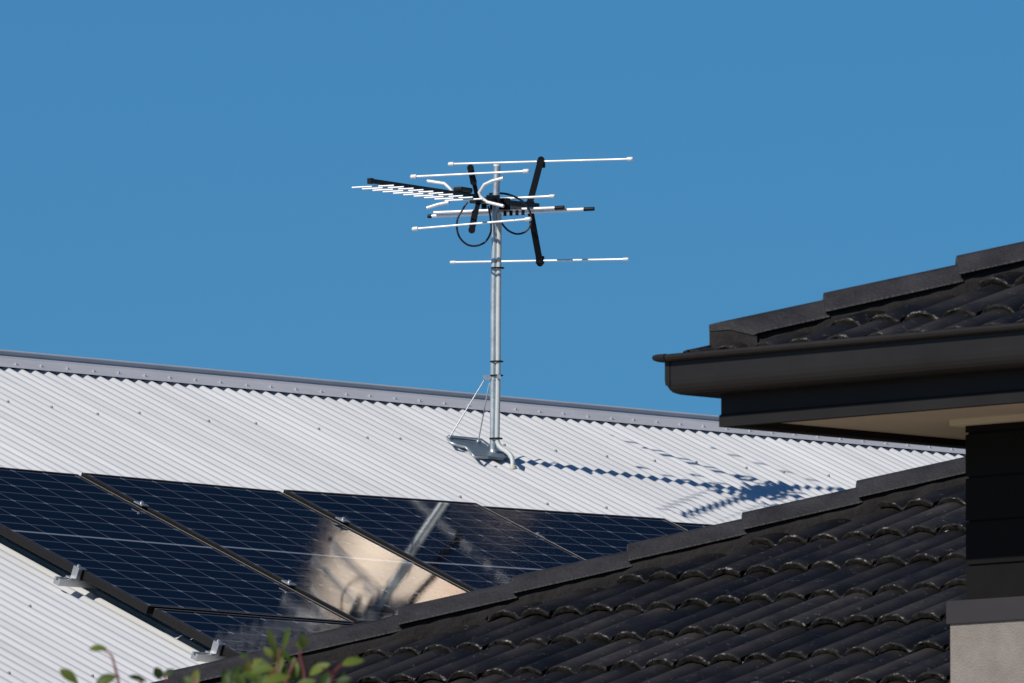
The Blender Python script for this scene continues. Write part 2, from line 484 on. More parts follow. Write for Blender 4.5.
# rails with clamps and feet
def rail(t, s0, s1, label, clamps):
    c = W(s0, t, PANEL_H - TH - .026)
    root = thing('mounting_rail', c, label, 'rail', 'rails under the solar panels')
    nb = PANEL_H - TH - .022
    h = .014
    mb = MB()
    prof = [(-.016, -h), (.016, -h), (.016, h), (.006, h), (.006, h - .010), (-.006, h - .010), (-.006, h), (-.016, h)]
    mb.sweep(prof, W(s0, t, nb), W(s1, t, nb), D2, N, closed=True)
    mb.build('rail_bar', M['alu'], root)
    for s, end in clamps:
        cb = MB()
        if end:
            cb.box(W(s, t, nb + h + .024), D1 * .011, D2 * .017, N * .026)
            cb.box(W(s + .012, t, PANEL_H + .003), D1 * .018, D2 * .02, N * .002)
            cb.box(W(s - .02, t, nb + h + .004), D1 * .016, D2 * .018, N * .003)
        else:
            cb.box(W(s, t, PANEL_H + .004), D1 * .021, D2 * .026, N * .003)
        ob = bevel(cb.build('clamp', M['alu'], root), .0015, 1)
        bl = MB(); bl.tube([W(s, t, PANEL_H), W(s, t, PANEL_H + .016)], .0065, 6)
        bl.build('bolt', M['alu'], ob, root=root)
    x = s0 + .35
    while x < s1:
        fb = MB(); fb.box(W(x, t + .035, .028), D1 * .02, D2 * .0025, N * .022); fb.box(W(x, t + .058, .0105), D1 * .02, D2 * .022, N * .0025)
        fb.build('rail_foot', M['alu'], root); x += 1.1
mids = [.001, 1.1475, 2.294, 3.441]
rail(.385, -1.205, 4.5, 'aluminium rail under the upper panels, its clamps showing near their top edge', [(m, 0) for m in mids] + [(-1.15, 1)])
rail(1.30, -1.245, 4.5, 'aluminium rail with silver end clamp jutting from under the leftmost panel', [(m, 0) for m in mids] + [(-1.153, 1)])
rail(2.13, -1.245, 1.5, 'lower aluminium rail end with clamp jutting out just above the shrub leaves', [(.02, 0), (-1.14, 1)])

# ================================================================== TV ANTENNA
MY = 47.44
base = W(3.451, -1.07, .0)
def mp_(x, y, d=0.0): return pt(x, y, MY + d)
ant = thing('tv_antenna', base, 'silver television antenna on a braced mast standing on the white metal roof', 'antenna')
PXM = MY / FPX
KB, KR = 2.1, -.45                                         # depth per sideways metre along the boom and along the rods
def bx(x, y, c=494): return mp_(x, y, (x - c) * PXM * KB)
def rod(x1, y1, x2, y2, xc, r, name='rod', caps=True, matn='alu_white', capr=1.9):
    dc = (xc - 494) * PXM * KB
    A = mp_(x1, y1, dc + (x1 - xc) * PXM * KR); B = mp_(x2, y2, dc + (x2 - xc) * PXM * KR)
    mb = MB(); mb.tube([A, B], r, 8)
    o = mb.build(name, M[matn], ant)
    if caps:
        d = (B - A).normalized()
        for p, q in ((A, 1), (B, -1)):
            e = MB(); e.tube([p - d * q * .008, p + d * q * .012], r * capr, 8); e.ball(p - d * q * .008, r * capr, 0)
            e.build('end_cap', M['plastic_white'], o, root=ant)
    return o
# mast: galvanised tube, with pale conduit strapped beside it
mb = MB(); mb.tube([mp_(493.2, 456.5), mp_(494.0, 300), mp_(495.0, 230), mp_(497.3, 166)], .0150, 14)
mast = mb.build('mast', M['galv'], ant)
cp = MB(); cp.tube([mp_(497.2, 166.5), mp_(497.35, 164.6)], .0165, 12); cp.build('mast_cap', M['plastic_white'], mast, root=ant)
pts = [(512.5, 467.5, -.10), (512.8, 462, -.09), (511, 456, -.075), (506.5, 451.5, -.055), (501, 448, -.03), (497.6, 442, -.015), (497.4, 430, -.012), (498.2, 380, -.012), (498.6, 300, -.012), (499.3, 236, -.014), (499.2, 213, -.016)]
P = [mp_(*q) for q in pts]
def smooth_path(P, k=6):
    out = []
    for i in range(len(P) - 1):
        p0, p1, p2, p3 = P[max(i - 1, 0)], P[i], P[i + 1], P[min(i + 2, len(P) - 1)]
        for j in range(k):
            t = j / k
            out.append(.5 * ((2 * p1) + (p2 - p0) * t + (2 * p0 - 5 * p1 + 4 * p2 - p3) * t * t + (3 * p1 - p0 - 3 * p2 + p3) * t ** 3))
    out.append(P[-1]); return out
mb = MB(); mb.tube(smooth_path(P), .0108, 10); mb.build('conduit', M['conduit'], ant)
mb = MB(); mb.ball(mp_(513, 468.5, -.1), .018, 0); mb.build('conduit_boot', M['silicone'], ant)
for y in (268, 361.5, 375.5, 438.5):
    a = (y - 166) / 290.
    xm = 497.0 - 3.0 * a - .3
    mb = MB(); c = mp_(xm + 2, y, -.008)
    ring = [c + V((math.cos(k * math.pi / 8) * .0262, math.sin(k * math.pi / 8) * .018, 0)) for k in range(17)]
    mb.tube(ring, .0035, 6, cap=False); mb.build('cable_tie', M['plastic_black'], ant)
# brace collar, braces, base plate
mb = MB(); c = mp_(494.2, 377.5)
mb.tube([c - Z * .012, c + Z * .012], .0175, 12); mb.box(c + V((-.03, -.01, 0)), V((.018, 0, 0)), V((0, .004, 0)), V((0, 0, .010)))
mb.box(c + V((.02, -.028, 0)), V((.008, 0, 0)), V((0, .012, 0)), V((0, 0, .009)))
mb.build('collar', M['galv'], ant)
def onroof(x, y, n=.02):
    d = (pt(x, y, 10) - CAM); k = ((W(0, 0, n) - CAM).dot(N)) / d.dot(N); return CAM + d * k
for a, b, c in (((489.5, 375.5), (486.5, 376.5), (449.5, 437.5)), ((489.8, 383), (488.6, 387), (478.2, 441.5))):
    mb = MB(); q = onroof(*c, .03)
    mb.tube([mp_(*a), mp_(*b), q], .0030, 6)
    mb.ball(q, .008)
    mb.build('brace', M['galv'], ant)
def plate(pxs, n0, n1, name):
    lo = [onroof(x, y, n0) for x, y in pxs]; hi = [p + N * (n1 - n0) for p in lo]; k = len(lo)
    mb = MB(); mb.add(lo + hi, [tuple(range(k))[::-1], tuple(range(k, 2 * k))] + [(i, (i + 1) % k, k + (i + 1) % k, k + i) for i in range(k)])
    return mb
mb = plate([(447.5, 437.5), (481, 441), (489, 447), (509, 456), (503, 460.5), (487, 458.5), (474, 457.5), (467, 448.5), (451, 443.5)], .012, .024, 'base_plate')
bpl = mb.build('base_plate', M['plate'], ant)
rim = MB(); rim.tube([onroof(x, y, .028) for x, y in ((447, 437), (450, 442.5), (458, 445.5), (466.5, 447.5), (471, 453), (474.5, 457), (487.5, 457.5))], .006, 6)
rim.build('folded_rim', M['galv'], bpl, root=ant)
rim = MB(); rim.tube([onroof(x, y, .028) for x, y in ((447, 437), (464, 438.6), (481, 440.6), (489, 446.5))], .004, 6)
rim.build('folded_rim', M['galv'], bpl, root=ant)
mb = MB(); mb.tube([mp_(493.2, 459.5, -.01), mp_(493.3, 451, 0)], .019, 12); mb.box(mp_(489.5, 455, -.02), V((.01, 0, 0)), V((0, .01, 0)), V((0, 0, .012)))
mb.build('mast_foot', M['galv'], ant)
# boom (black UHF boom and its continuation past the mast)
mb = MB()
A, B = bx(369.5, 180.9), bx(478, 197)
d = (B - A).normalized(); sd = d.cross(Z).normalized(); up = sd.cross(d)
mb.box((A + B) / 2, d * (B - A).length / 2, sd * .008, up * .0100)
mb.box(A + d * .01, d * .014, sd * .010, up * .0125)
boom = bevel(mb.build('boom', M['plastic_black'], ant), .002)
mb = MB(); A, B = bx(476, 200), bx(533, 206.5)
d2 = (B - A).normalized(); mb.box((A + B) / 2, d2 * (B - A).length / 2, sd * .032, up * .0125)
bevel(mb.build('boom', M['plastic_black'], ant), .002)
for i in range(10):                                          # directors, slung under the boom
    xc = 373 + i * 10.1; yc = 186.6 + i * 1.47
    L = 21 - .25 * i
    rod(xc - L, yc + L * .055 - .2, xc + L, yc - L * .055, xc, .0036, 'director', caps=False)
# bow-tie dipole
for pl in (((427.5, 181), (444.5, 183.5), (450, 188.5), (452.5, 191.8)), ((427, 208), (438, 204.5), (449, 202.2)),
           ((503.5, 178), (492, 181), (484.5, 184.5), (479.2, 192.5), (481, 197), (487, 202), (503.5, 206))):
    mb = MB(); mb.tube([mp_(x, y, (466 - 494) * PXM * KB + (x - 466) * PXM * KR) for x, y in pl], .0075, 8)
    mb.build('dipole', M['alu_white'], ant)
mb = MB(); c = bx(463, 190); mb.box(c, d * .055, sd * .022, up * .011); 
bevel(mb.build('feed_box', M['plastic_black'], ant), .006, 3)
# black arms of both reflectors with their rods
def arm(p, q, w, name='reflector_arm'):
    mb = MB(); A, B = bx(*p), bx(*q); dd = (B - A).normalized(); s2 = V((0, 1, 0)); s1 = dd.cross(s2).normalized()
    mb.box((A + B) / 2, dd * (B - A).length / 2, s1 * w, s2 * .008); mb.tube([A - s2 * .009, A + s2 * .009], w * 1.12, 12); mb.tube([B - s2 * .009, B + s2 * .009], w * 1.1, 12)
    return mb.build(name, M['plastic_black'], ant)
arm((470.5, 168), (473.5, 182), .0135); arm((473, 178), (478.5, 203), .0095)
arm((471.8, 230), (475, 213), .0135); arm((475, 217), (479, 199), .0100)
arm((541, 160), (529.5, 204), .0140); arm((540, 263), (529.5, 206), .0140)
for q in ((541, 164), (540, 260), (530, 205)):
    mb = MB(); c = bx(*q); mb.box(c, V((.019, 0, 0)), V((0, .012, 0)), V((0, 0, .017))); bevel(mb.build('rod_clamp', M['plastic_black'], ant), .004)
rod(451.5, 164, 630, 159, 541, .0048, 'reflector_rod')
rod(453, 262.3, 626, 259.2, 540, .0048, 'reflector_rod', capr=1.5)
rod(414, 176.6, 526, 171.2, 470.5, .0052, 'reflector_rod')
rod(415.5, 228.8, 528, 219.2, 472, .0050, 'reflector_rod')
rod(485, 199.6, 552, 196.2, 517, .0058, 'reflector_rod', capr=1.4)
# folded dipole
rod(434, 212.6, 561, 207.6, 512, .0068, 'folded_dipole', caps=False)
rod(428.5, 216.2, 593, 208.8, 514, .0078, 'folded_dipole', caps=False)
for (x1, y1), (x2, y2), xc in (((555, 208), (564, 207.4), 512), ((584, 209.3), (594, 208.8), 514), ((428, 216.4), (432, 216.1), 514)):
    dc = (xc - 494) * PXM * KB
    mb = MB(); mb.tube([mp_(x1, y1, dc + (x1 - xc) * PXM * KR), mp_(x2, y2, dc + (x2 - xc) * PXM * KR)], .0088, 8); mb.build('dipole_sleeve', M['plastic_black'], ant)
mb = MB(); c = mp_(493, 200, -.03); mb.box(c, V((.030, 0, 0)), V((0, .022, 0)), V((0, 0, .020)))
mb.box(mp_(500, 205, .06), V((.045, 0, 0)), V((0, .05, 0)), V((0, 0, .026)))
mb.box(mp_(484, 204, -.03), V((.012, 0, 0)), V((0, .02, 0)), V((0, 0, .022)))
bevel(mb.build('junction_box', M['plastic_black'], ant), .004)
for x in (505, 511, 517, 523):
    mb = MB(); mb.box(mp_(x, 213.4 - (x - 505) * .05, .01), V((.007, 0, 0)), V((0, .01, 0)), V((0, 0, .011))); mb.build('clamp_nut', M['plastic_black'] if x % 4 else M['galv'], ant)
for loop, dd in (([(467.5, 202), (463, 209), (457.5, 219), (457, 229), (460, 238), (467, 244.5), (475, 246), (483, 243.5), (488, 238.5), (491, 232)], -.12),
                 ([(489, 194), (499, 193.2), (509, 194.6), (519, 199), (527, 206), (531.5, 217), (530, 226), (525, 232), (517, 234), (509, 231), (503, 225), (500, 219)], .03)):
    mb = MB(); mb.tube(smooth_path([mp_(x, y, dd) for x, y in loop], 4), .0046, 6); mb.build('cable', M['cable'], ant)
mb = MB(); mb.tube(smooth_path([mp_(491, 232, -.025), mp_(491, 226, -.025), mp_(490, 215, -.025), mp_(488, 206, -.03)], 4), .0042, 6); mb.build('cable', M['cable'], ant)

# ================================================================== DARK HOUSE, upper and lower tiled roofs
E1 = V((.7151, -.6990, 0))                                   # along the front eave, towards the viewer
E2 = V((.6990, .7151, 0))                                    # into the house, away to the right
YC = 29.3
FC = pt(719, 427, YC)                                        # bottom front corner of the fascia
UW = YC / FPX                                                # metres per photo pixel there
def H(a, b, z): return V((FC.x, FC.y, 0)) + E1 * a + E2 * b + Z * z
zf = FC.z
dark = thing('tiled_house', H(1.5, 1.5, 0), 'dark charcoal house with two tiled roof levels, black gutter and beige rendered wall', 'house')

def tiles(origin, ua, va, tan, a0, a1, b1, zcrest, gauge=.312, clip=True, phase=0.0, first=None, front=True):
    """courses of double-roll tiles; origin = plan corner, ua along the eave, va up the slope"""
    cs = 1 / math.sqrt(1 + tan * tan); sn = tan * cs
    up = va * cs + Z * sn; nn = Z * cs - va * sn
    mb = MB(); wt = .27; gh = gauge * cs
    SU = 28
    j = 0
    WEAR = []; TN = []
    while True:
        b = 0 if j == 0 else (first if first is not None else gh) + (j - 1) * gh
        if b > b1: break
        i0 = int(math.floor((a0 - phase) / wt)); i1 = int(math.ceil((a1 - phase) / wt))
        for i in range(i0, i1):
            u0 = phase + i * wt + (0 if j % 2 == 0 else 0)
            if clip and u0 + wt < b - .05: continue
            jit = random.uniform(-.003, .004); tw = random.uniform(-.0028, .0028); jv = random.uniform(-.006, .006); ju = random.uniform(-.0025, .0025); tone = random.choice((.6, .75, .9, 1, 1, 1.1, 1.25, 1.55))
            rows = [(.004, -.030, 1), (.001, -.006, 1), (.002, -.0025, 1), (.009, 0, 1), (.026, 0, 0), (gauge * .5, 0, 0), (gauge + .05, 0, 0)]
            vs = []
            for (dv, dn, _) in rows:
                for k in range(SU + 1):
                    x = k / SU
                    q = abs(x * 2 - (.5 if x < .5 else 1.5)) / .44
                    h = .027 * max(0.0, 1 - q * q) ** .62
                    h += .012 * max(0, 1 - abs(x - 1) / .04) * (1 if x > .9 else 0)
                    lift = .020 * (1 - dv / gauge) + jit + tw * (x - .5)
                    a = u0 + x * wt * .996 + ju
                    v = dv + jv + (random.uniform(-.0035, .0035) if dv < .012 else 0)
                    bb = b + v * cs
                    if clip and a < bb - .02: 
                        a = bb - .02
                    base = origin + ua * a + va * b + Z * (zcrest - .060 + b * tan)
                    dn2 = dn + (random.uniform(-.0016, .0016) if .0015 < dv < .012 else 0)
                    if dn <= -.029: dn2 = -.012 - h * .25
                    vs.append(base + up * v + nn * (h + lift + dn2)); WEAR.append(min(1, h / .027) ** 2)
            m = SU + 1
            for r in range(len(rows) - 1):
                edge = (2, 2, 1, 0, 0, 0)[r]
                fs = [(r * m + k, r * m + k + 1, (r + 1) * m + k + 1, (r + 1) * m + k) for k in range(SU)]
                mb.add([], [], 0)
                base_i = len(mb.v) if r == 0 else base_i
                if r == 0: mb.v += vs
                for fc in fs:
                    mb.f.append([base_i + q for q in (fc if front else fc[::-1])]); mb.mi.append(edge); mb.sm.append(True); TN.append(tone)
        j += 1
    mb.attrs = [('wear', 'POINT', WEAR), ('tone', 'FACE', TN)]
    return mb

def hip_caps(P, dirx, tan_h, n, L, root, name='hip_cap', trim=0.0):
    """ridge tiles stepping up a hip; P = apex of first cap's lower end, dirx = level direction of the hip"""
    dx = dirx.normalized(); side = V((dx.y, -dx.x, 0))
    for i in range(n):
        A = P + dx * L * i + Z * (L * i * tan_h)
        ov = .012
        tl = tan_h - .0205 / L                                # each tile lies flatter than the hip, on the tile below
        B = A + dx * (L + ov) + Z * ((L + ov) * tl)
        if i == 0 and trim: A = A + (B - A) * (trim / (L + ov))       # the lowest tile is cut to fit the eave
        wob = random.uniform(-.004, .004); wz = random.uniform(-.003, .003)
        prof = [(-.135, -.074), (-.125, -.060), (-.060, -.0105), (-.028, -.0012), (0, 0), (.028, -.0012), (.060, -.0105), (.125, -.057), (.1275, -.062), (.118, -.064),
                (.055, -.030), (0, -.018), (-.055, -.030), (-.118, -.072)]
        sc = .90
        vs = []; k = len(prof)
        ax = (B - A).normalized()
        for p, g_, q in ((A, 1.0, 0), (A + (B - A) * .5, .975, 0), (A + (B - A) * .75, .9625, 0), (B, .95, 0)):
            cut = 1.0 if (i == 0 and p is A) else 0.0          # lowest tile mitred to both eaves
            vs += [p + side * (o * g_ + wob) + Z * (u * g_ + wz + q) + ax * abs(o) * cut for o, u in prof]
        mb = MB()
        fs = [(r * k + a, r * k + (a + 1) % k, (r + 1) * k + (a + 1) % k, (r + 1) * k + a) for r in range(3) for a in range(k)]
        mb.add(vs, fs); 
        mb.add(vs[:k], [(0, 1, 2, 13), (2, 3, 12, 13), (3, 4, 11, 12), (4, 5, 11), (5, 6, 10, 11), (6, 7, 9, 10), (7, 8, 9)])
        mb.add(vs[3 * k:], [(0, 13, 2, 1), (13, 12, 3, 2), (12, 11, 4, 3), (11, 5, 4), (11, 10, 6, 5), (10, 9, 7, 6), (9, 8, 7)])
        o = mb.build(name, M['cap'], root)
    # mortar bedding below the caps, rough
    P = P + dx * trim + Z * (trim * tan_h)
    bd = MB(); K = int(n * L / .03); K0 = 5
    for sg in (1, -1):
        vs = []
        for q in range(K + 1):
            x = .10 + q * .03
            c = P + dx * x + Z * (x * tan_h)
            r1 = random.uniform(-.002, .002); saw = .0215 * (((x + trim) / L) % 1.0) + .002
            for o, u in ((.060, -.036 - saw), (.114 + r1, -.066 - saw), (.1205 + r1 * 1.5, -.090 - saw * .7), (.131 + r1, -.160)):
                vs.append(c + side * sg * o + Z * u)
        fs = []
        for q in range(K):
            for w in range(3):
                f4 = (q * 4 + w, q * 4 + w + 1, (q + 1) * 4 + w + 1, (q + 1) * 4 + w)
                fs.append(f4)
        bd.add(vs, fs, 0, True)
    # front stop
    c = P
    for sg in (1, -1):
        pr_ = [(0, -.006), (.060, -.017), (.122, -.060), (.132, -.190), (0, -.150)]
        bd.add([c + side * o * sg + Z * (u + .2 * o) + dx * (o + .001) for o, u in pr_], [tuple(range(5))[::sg]])
    bd.build('mortar_bed', M['bedding'], root)

# ---- upper roof
TU = .386
z_tile = zf + .222                                            # crest height at the eave line
uo = V((FC.x, FC.y, 0)) - E1 * .05 - E2 * .05                 # tiles overhang a little into the gutter
up_front = tiles(uo, E1, E2, TU, 0, 5.4, 3.0, z_tile, phase=.06, first=.175)
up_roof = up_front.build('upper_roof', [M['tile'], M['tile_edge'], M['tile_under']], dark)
mbk = tiles(uo, E2, E1, TU, 0, 5.4, 3.0, z_tile, phase=.02, first=.175, front=False)
mbk.build('upper_roof', [M['tile'], M['tile_edge'], M['tile_under']], dark)
HIP = (E1 + E2)
hip_tan = TU / HIP.length
Pcap = pt(709, 325, FC.y + .0) - (HIP.normalized() + Z * .21) * .050
hip_caps(Pcap, HIP, hip_tan, 10, .3565, dark, trim=.050)
# gutter (quad profile) on both eaves, mitred at the corner
gz = zf + .084
GP = [(0, .004), (.060, 0), (.078, .0025), (.092, .0085), (.099, .017), (.1035, .028), (.105, .042), (.105, .088), (.1215, .090), (.128, .094), (.1305, .1005), (.128, .107), (.121, .1095), (.114, .107), (.1115, .1005), (.114, .094), (.102, .088), (.102, .042), (.100, .03), (.095, .02), (.088, .012), (.076, .007), (0, .009)]
GP = [(o * .95, u) for o, u in GP]
def gutter_run(sgn):
    mb = MB(); n = len(GP); L = 6.0
    vs = []
    for q in (0, 1):
        for o, u in GP:
            if sgn > 0: vs.append(H(-o if q == 0 else L, -o, gz + u))
            else: vs.append(H(-o, -o if q == 0 else L, gz + u))
    fs = [(i, (i + 1) % n, n + (i + 1) % n, n + i) for i in range(n)]
    if sgn < 0: fs = [f_[::-1] for f_ in fs]
    mb.add(vs, fs); return mb
gutters = [gutter_run(s_).build('gutter', M['gutter'], dark) for s_ in (1, -1)]
# corner bracket of the gutter: a sleeve covering the mitre
mb = MB()
for q in (1, -1):
    vs = []
    sl = [(o * 1.012 + .001, u - .001 if u < .05 else u + .001) for o, u in GP[5:14]]
    for w in (0, 1):
        for o, u in sl:
            vs.append(H((-o - .0005) if w == 0 else .0 - .085, -o - .0005, gz + u) if q > 0 else H(-o - .0005, (-o - .0005) if w == 0 else -.085, gz + u))
    n = len(sl)
    fs = [(i, i + 1, n + i + 1, n + i) for i in range(n - 1)]
    mb.add(vs, fs if q > 0 else [f_[::-1] for f_ in fs])
mb.build('gutter_corner', M['gutter'], dark)
# fascia: a recessed face with a wider lower lip
FP = [(.020, .18), (.020, .034), (.0235, .031), (.024, .028), (.024, .0), (.018, -.0), (-.02, .002), (-.02, .18)]
for sgn in (1, -1):
    mb = MB(); n = len(FP); vs = []
    for q in (0, 1):
        for o, u in FP:
            oo = .024 - o
            vs.append(H(oo if q == 0 else 6.0, oo, zf + u) if sgn > 0 else H(oo, oo if q == 0 else 6.0, zf + u))
    fs = [(i, (i + 1) % n, n + (i + 1) % n, n + i) for i in range(n)]
    mb.add(vs, fs if sgn > 0 else [f_[::-1] for f_ in fs]); mb.build('fascia', M['fascia'], dark)
# soffit
OV = .466
mb = MB()
mb.add([H(.018, .018, zf + .020), H(6, .018, zf + .020), H(6, OV + .05, zf + .020), H(OV + .05, OV + .05, zf + .020), H(OV + .05, 6, zf + .020), H(.018, 6, zf + .020)], [(0, 1, 2, 3), (0, 3, 4, 5)])
mb.build('soffit', M['soffit'], dark)
mb = MB()
for q in (1, -1):
    A, B = (H(OV - .03, OV - .015, zf + .0115), H(6, OV - .015, zf + .0115)) if q > 0 else (H(OV - .015, OV, zf + .011), H(OV - .015, 6, zf + .011))
    d = (B - A)
    mb.box((A + B) / 2, d / 2, (E2 if q > 0 else E1) * .0148, Z * .0083)
mb.build('eave_trim', M['trim'], dark)
# upper wall: wide black boards
z_fl = pt(967, 601, YC).z
mb = MB()
def wall_run(mb, prof, o, L=6.0):
    n = len(prof)
    for q in (1, -1):
        vs = []
        for w in (0, 1):
            for oo, u in prof:
                x = OV - oo + o
                vs.append(H(x if w == 0 else L, x, u) if q > 0 else H(x, x if w == 0 else L, u))
        fs = [(i, i + 1, n + i + 1, n + i) for i in range(n - 1)]
        mb.add(vs, fs if q > 0 else [f_[::-1] for f_ in fs])
prof = []; z = z_fl - .02; zt = zf + .03
while z < zt:
    h = min(.118, zt - z)
    prof += [(0, z), (0, z + h - .006), (-.006, z + h - .005), (-.006, z + h)]
    z += .118
wall_run(mb, prof, 0)
mb.build('upper_wall', M['boards'], dark)
# flashing and rendered lower wall
zt = z_fl; zb = pt(951, 621, YC - .05).z
mb = MB(); wall_run(mb, [(.0375, zb - .004), (.0375, zt - .003), (.035, zt + .000), (-.03, zt + .004)], 0); wall_run(mb, [(.015, zb - .004), (.0375, zb - .004)], 0)
mb.build('flashing', M['flash'], dark)
mb = MB(); wall_run(mb, [(.030, 0), (.030, zb), (-.02, zb)], 0)
mb.build('lower_wall', M['render'], dark)
# ---- lower roof
YL = 34.1
TL = .395
hipdir = HIP.normalized()
capL = pt(512.8, 575.9, YL)
L_ = .3565
back = 9
Pl = capL - hipdir * L_ * back - Z * (L_ * back * TL / HIP.length)
hip_caps(Pl, hipdir, TL / HIP.length, 20, L_, dark)
lo = V((Pl.x, Pl.y, 0)); zl = Pl.z - .052
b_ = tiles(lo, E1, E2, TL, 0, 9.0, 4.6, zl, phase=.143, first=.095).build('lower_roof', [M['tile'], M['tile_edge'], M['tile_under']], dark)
tiles(lo, E2, E1, TL, 0, 7.5, 4.6, zl, phase=.05, front=False).build('lower_roof', [M['tile'], M['tile_edge'], M['tile_under']], dark)
# lower walls under that roof
mb = MB()
c0 = lo + E1 * .4 + E2 * .4; c1 = lo + E1 * 3.9 + E2 * .4; c2 = lo + E1 * .4 + E2 * 7.2
zz = Z * (zl - .05)
mb.add([c0, c1, c1 + zz, c0 + zz], [(0, 1, 2, 3)]); mb.add([c0, c2, c2 + zz, c0 + zz], [(3, 2, 1, 0)])
mb.build('lower_wall', M['render'], dark)

# ================================================================== SHRUB in front
YS = 16.0
SH = V((pt(230, 900, YS).x, YS + .1, 0))
shrub = thing('shrub', SH, 'blurred leafy green shrub with red stems in front of the roofs', 'shrub')
leaf = MB(); TONE = []
def add_leaf(c, ax, nrm, L, w, tone, fold=.25):
    ax = ax.normalized(); sd = nrm.cross(ax).normalized(); nn = ax.cross(sd)
    xs = [0, .12, .3, .5, .7, .88, 1]; ws = [.05, .55, .92, 1, .82, .42, .02]
    vs = []; 
    for x, q in zip(xs, ws):
        cc = c + ax * L * (x - .5) - nn * L * .22 * (x - .4) ** 2
        vs += [cc - sd * w * q / 2 + nn * w * q * fold * .5, cc, cc + sd * w * q / 2 + nn * w * q * fold * .5]
    fs = []
    for i in range(6):
        for k in (0, 1): fs.append((i * 3 + k, i * 3 + k + 1, (i + 1) * 3 + k + 1, (i + 1) * 3 + k))
    leaf.add(vs, fs, 0, True); TONE.extend([tone] * len(fs))
US = YS / FPX
# visible tips: x, y, angle of the long axis in the picture (0 = right, 90 = up), length, width, tone, turn
LV = [(98, 648.5, 0, 19, 9, .62, .5), (69, 676, -38, 24, 11, .60, .3), (106, 680, 25, 24, 13, .5, .4), (138, 678.5, -15, 20, 8, .15, .5), (158, 673, 110, 14, 11, .10, .5), (169, 673, 40, 14, 9, .2, .4),
      (195, 679, 80, 25, 9, .72, .2), (188, 681, 130, 14, 8, .3, .2), (272, 641, 108, 28, 7, .62, .3), (286, 638, 75, 27, 6, .55, .3), (277, 656, 95, 18, 10, .72, .4), (268, 652, 130, 14, 7, .70, .3),
      (303, 641, 95, 15, 9, .55, .3), (299, 646, 140, 10, 6, .5, .3), (244, 656, 20, 10, 6, .4, .4), (254, 664, 35, 22, 10, .66, .4), (262, 670, 10, 26, 12, .6, .5), (250, 676, -15, 22, 10, .5, .5),
      (280, 665, 80, 20, 9, .68, .3), (295, 667, 100, 22, 9, .62, .3), (319, 669, 28, 26, 12, .66, .5), (353, 662, 14, 24, 12, .62, .55), (276, 679, 15, 30, 12, .70, .5), (291, 677, 50, 22, 11, .6, .4),
      (262, 682, 60, 20, 10, .45, .4), (305, 684, 20, 24, 12, .5, .5), (236, 671, 60, 16, 8, .2, .3), (241, 682, 110, 20, 9, .35, .3), (329, 682, 60, 18, 9, .2, .4), (343, 681, 20, 18, 9, .15, .4),
      (226, 680, 95, 16, 8, .3, .3), (285, 655, 130, 16, 7, .5, .3), (248, 668, 85, 18, 8, .85, .3), (272, 672, 100, 16, 7, .9, .3)]
for x, y, an, L, w, tone, turn in LV:
    dy = random.uniform(-.25, .25)
    c = pt(x, y, YS + dy)
    ax = V((math.cos(R(an)), random.uniform(-.5, .5), math.sin(R(an))))
    nrm = V((random.uniform(-.4, .2), -1, turn * 1.5 + random.uniform(-.2, .2)))
    add_leaf(c, ax, nrm, L * US * 1.0, w * US * 1.0, min(1, max(0, tone + random.uniform(-.06, .06))))
stems = MB()
def stem(pxs, r0, r1):
    P = [pt(x, y, YS + d) for x, y, d in pxs]
    stems.tube(smooth_path(P, 4), r0, 6, r2=r1)
    return P
ST = [[(120, 760, 0), (119, 690, 0), (115, 668, .02), (111, 655, .03), (103, 650, .05)], [(260, 800, .05), (272, 700, 0), (278, 668, 0), (280, 648, 0)], [(300, 780, 0), (303, 700, 0), (304.5, 675, 0), (300, 655, 0), (302, 644, 0)],
      [(320, 780, .1), (330, 690, .05), (335, 672, .02), (342, 664, 0)], [(335, 674, .02), (322, 668, 0)], [(230, 800, 0), (238, 700, .05), (247, 672, 0), (252, 662, 0)], [(150, 780, .1), (165, 700, .05), (168, 684, 0), (163, 676, 0)],
      [(190, 780, .1), (194, 700, 0), (194, 676, 0)], [(60, 780, .1), (78, 700, 0), (74, 680, 0)], [(100, 770, 0), (106, 700, 0), (106, 682, 0)], [(130, 740, 0), (140, 690, 0), (140, 680, 0)], [(280, 700, -.05), (290, 672, 0), (296, 660, 0)]]
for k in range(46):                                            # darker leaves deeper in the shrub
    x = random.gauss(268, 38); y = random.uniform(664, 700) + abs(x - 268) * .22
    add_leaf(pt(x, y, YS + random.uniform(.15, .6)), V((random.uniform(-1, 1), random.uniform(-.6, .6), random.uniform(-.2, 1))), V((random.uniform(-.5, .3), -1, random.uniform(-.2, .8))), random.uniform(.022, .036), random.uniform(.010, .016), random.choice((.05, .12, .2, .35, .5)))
roots = []
for s_ in ST:
    P = stem(s_, .0028, .0014)
    if s_[0][1] > 735: roots.append(P[0])
for p in roots:                                                # down to the ground
    q = SH + V((random.uniform(-.15, .15), random.uniform(-.15, .15), 0))
    stems.tube(smooth_path([q, q * .5 + p * .5 + V((random.uniform(-.1, .1), 0, .1)), p], 5), .014, 6, r2=.0045)
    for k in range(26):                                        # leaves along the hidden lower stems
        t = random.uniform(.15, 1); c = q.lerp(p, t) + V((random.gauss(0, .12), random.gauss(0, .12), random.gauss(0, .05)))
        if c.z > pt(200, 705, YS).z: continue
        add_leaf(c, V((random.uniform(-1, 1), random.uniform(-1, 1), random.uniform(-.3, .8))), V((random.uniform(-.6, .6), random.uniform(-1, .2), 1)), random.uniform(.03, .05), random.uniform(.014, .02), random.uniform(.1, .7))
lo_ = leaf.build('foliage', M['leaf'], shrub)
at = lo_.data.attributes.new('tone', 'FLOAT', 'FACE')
at.data.foreach_set('value', TONE)
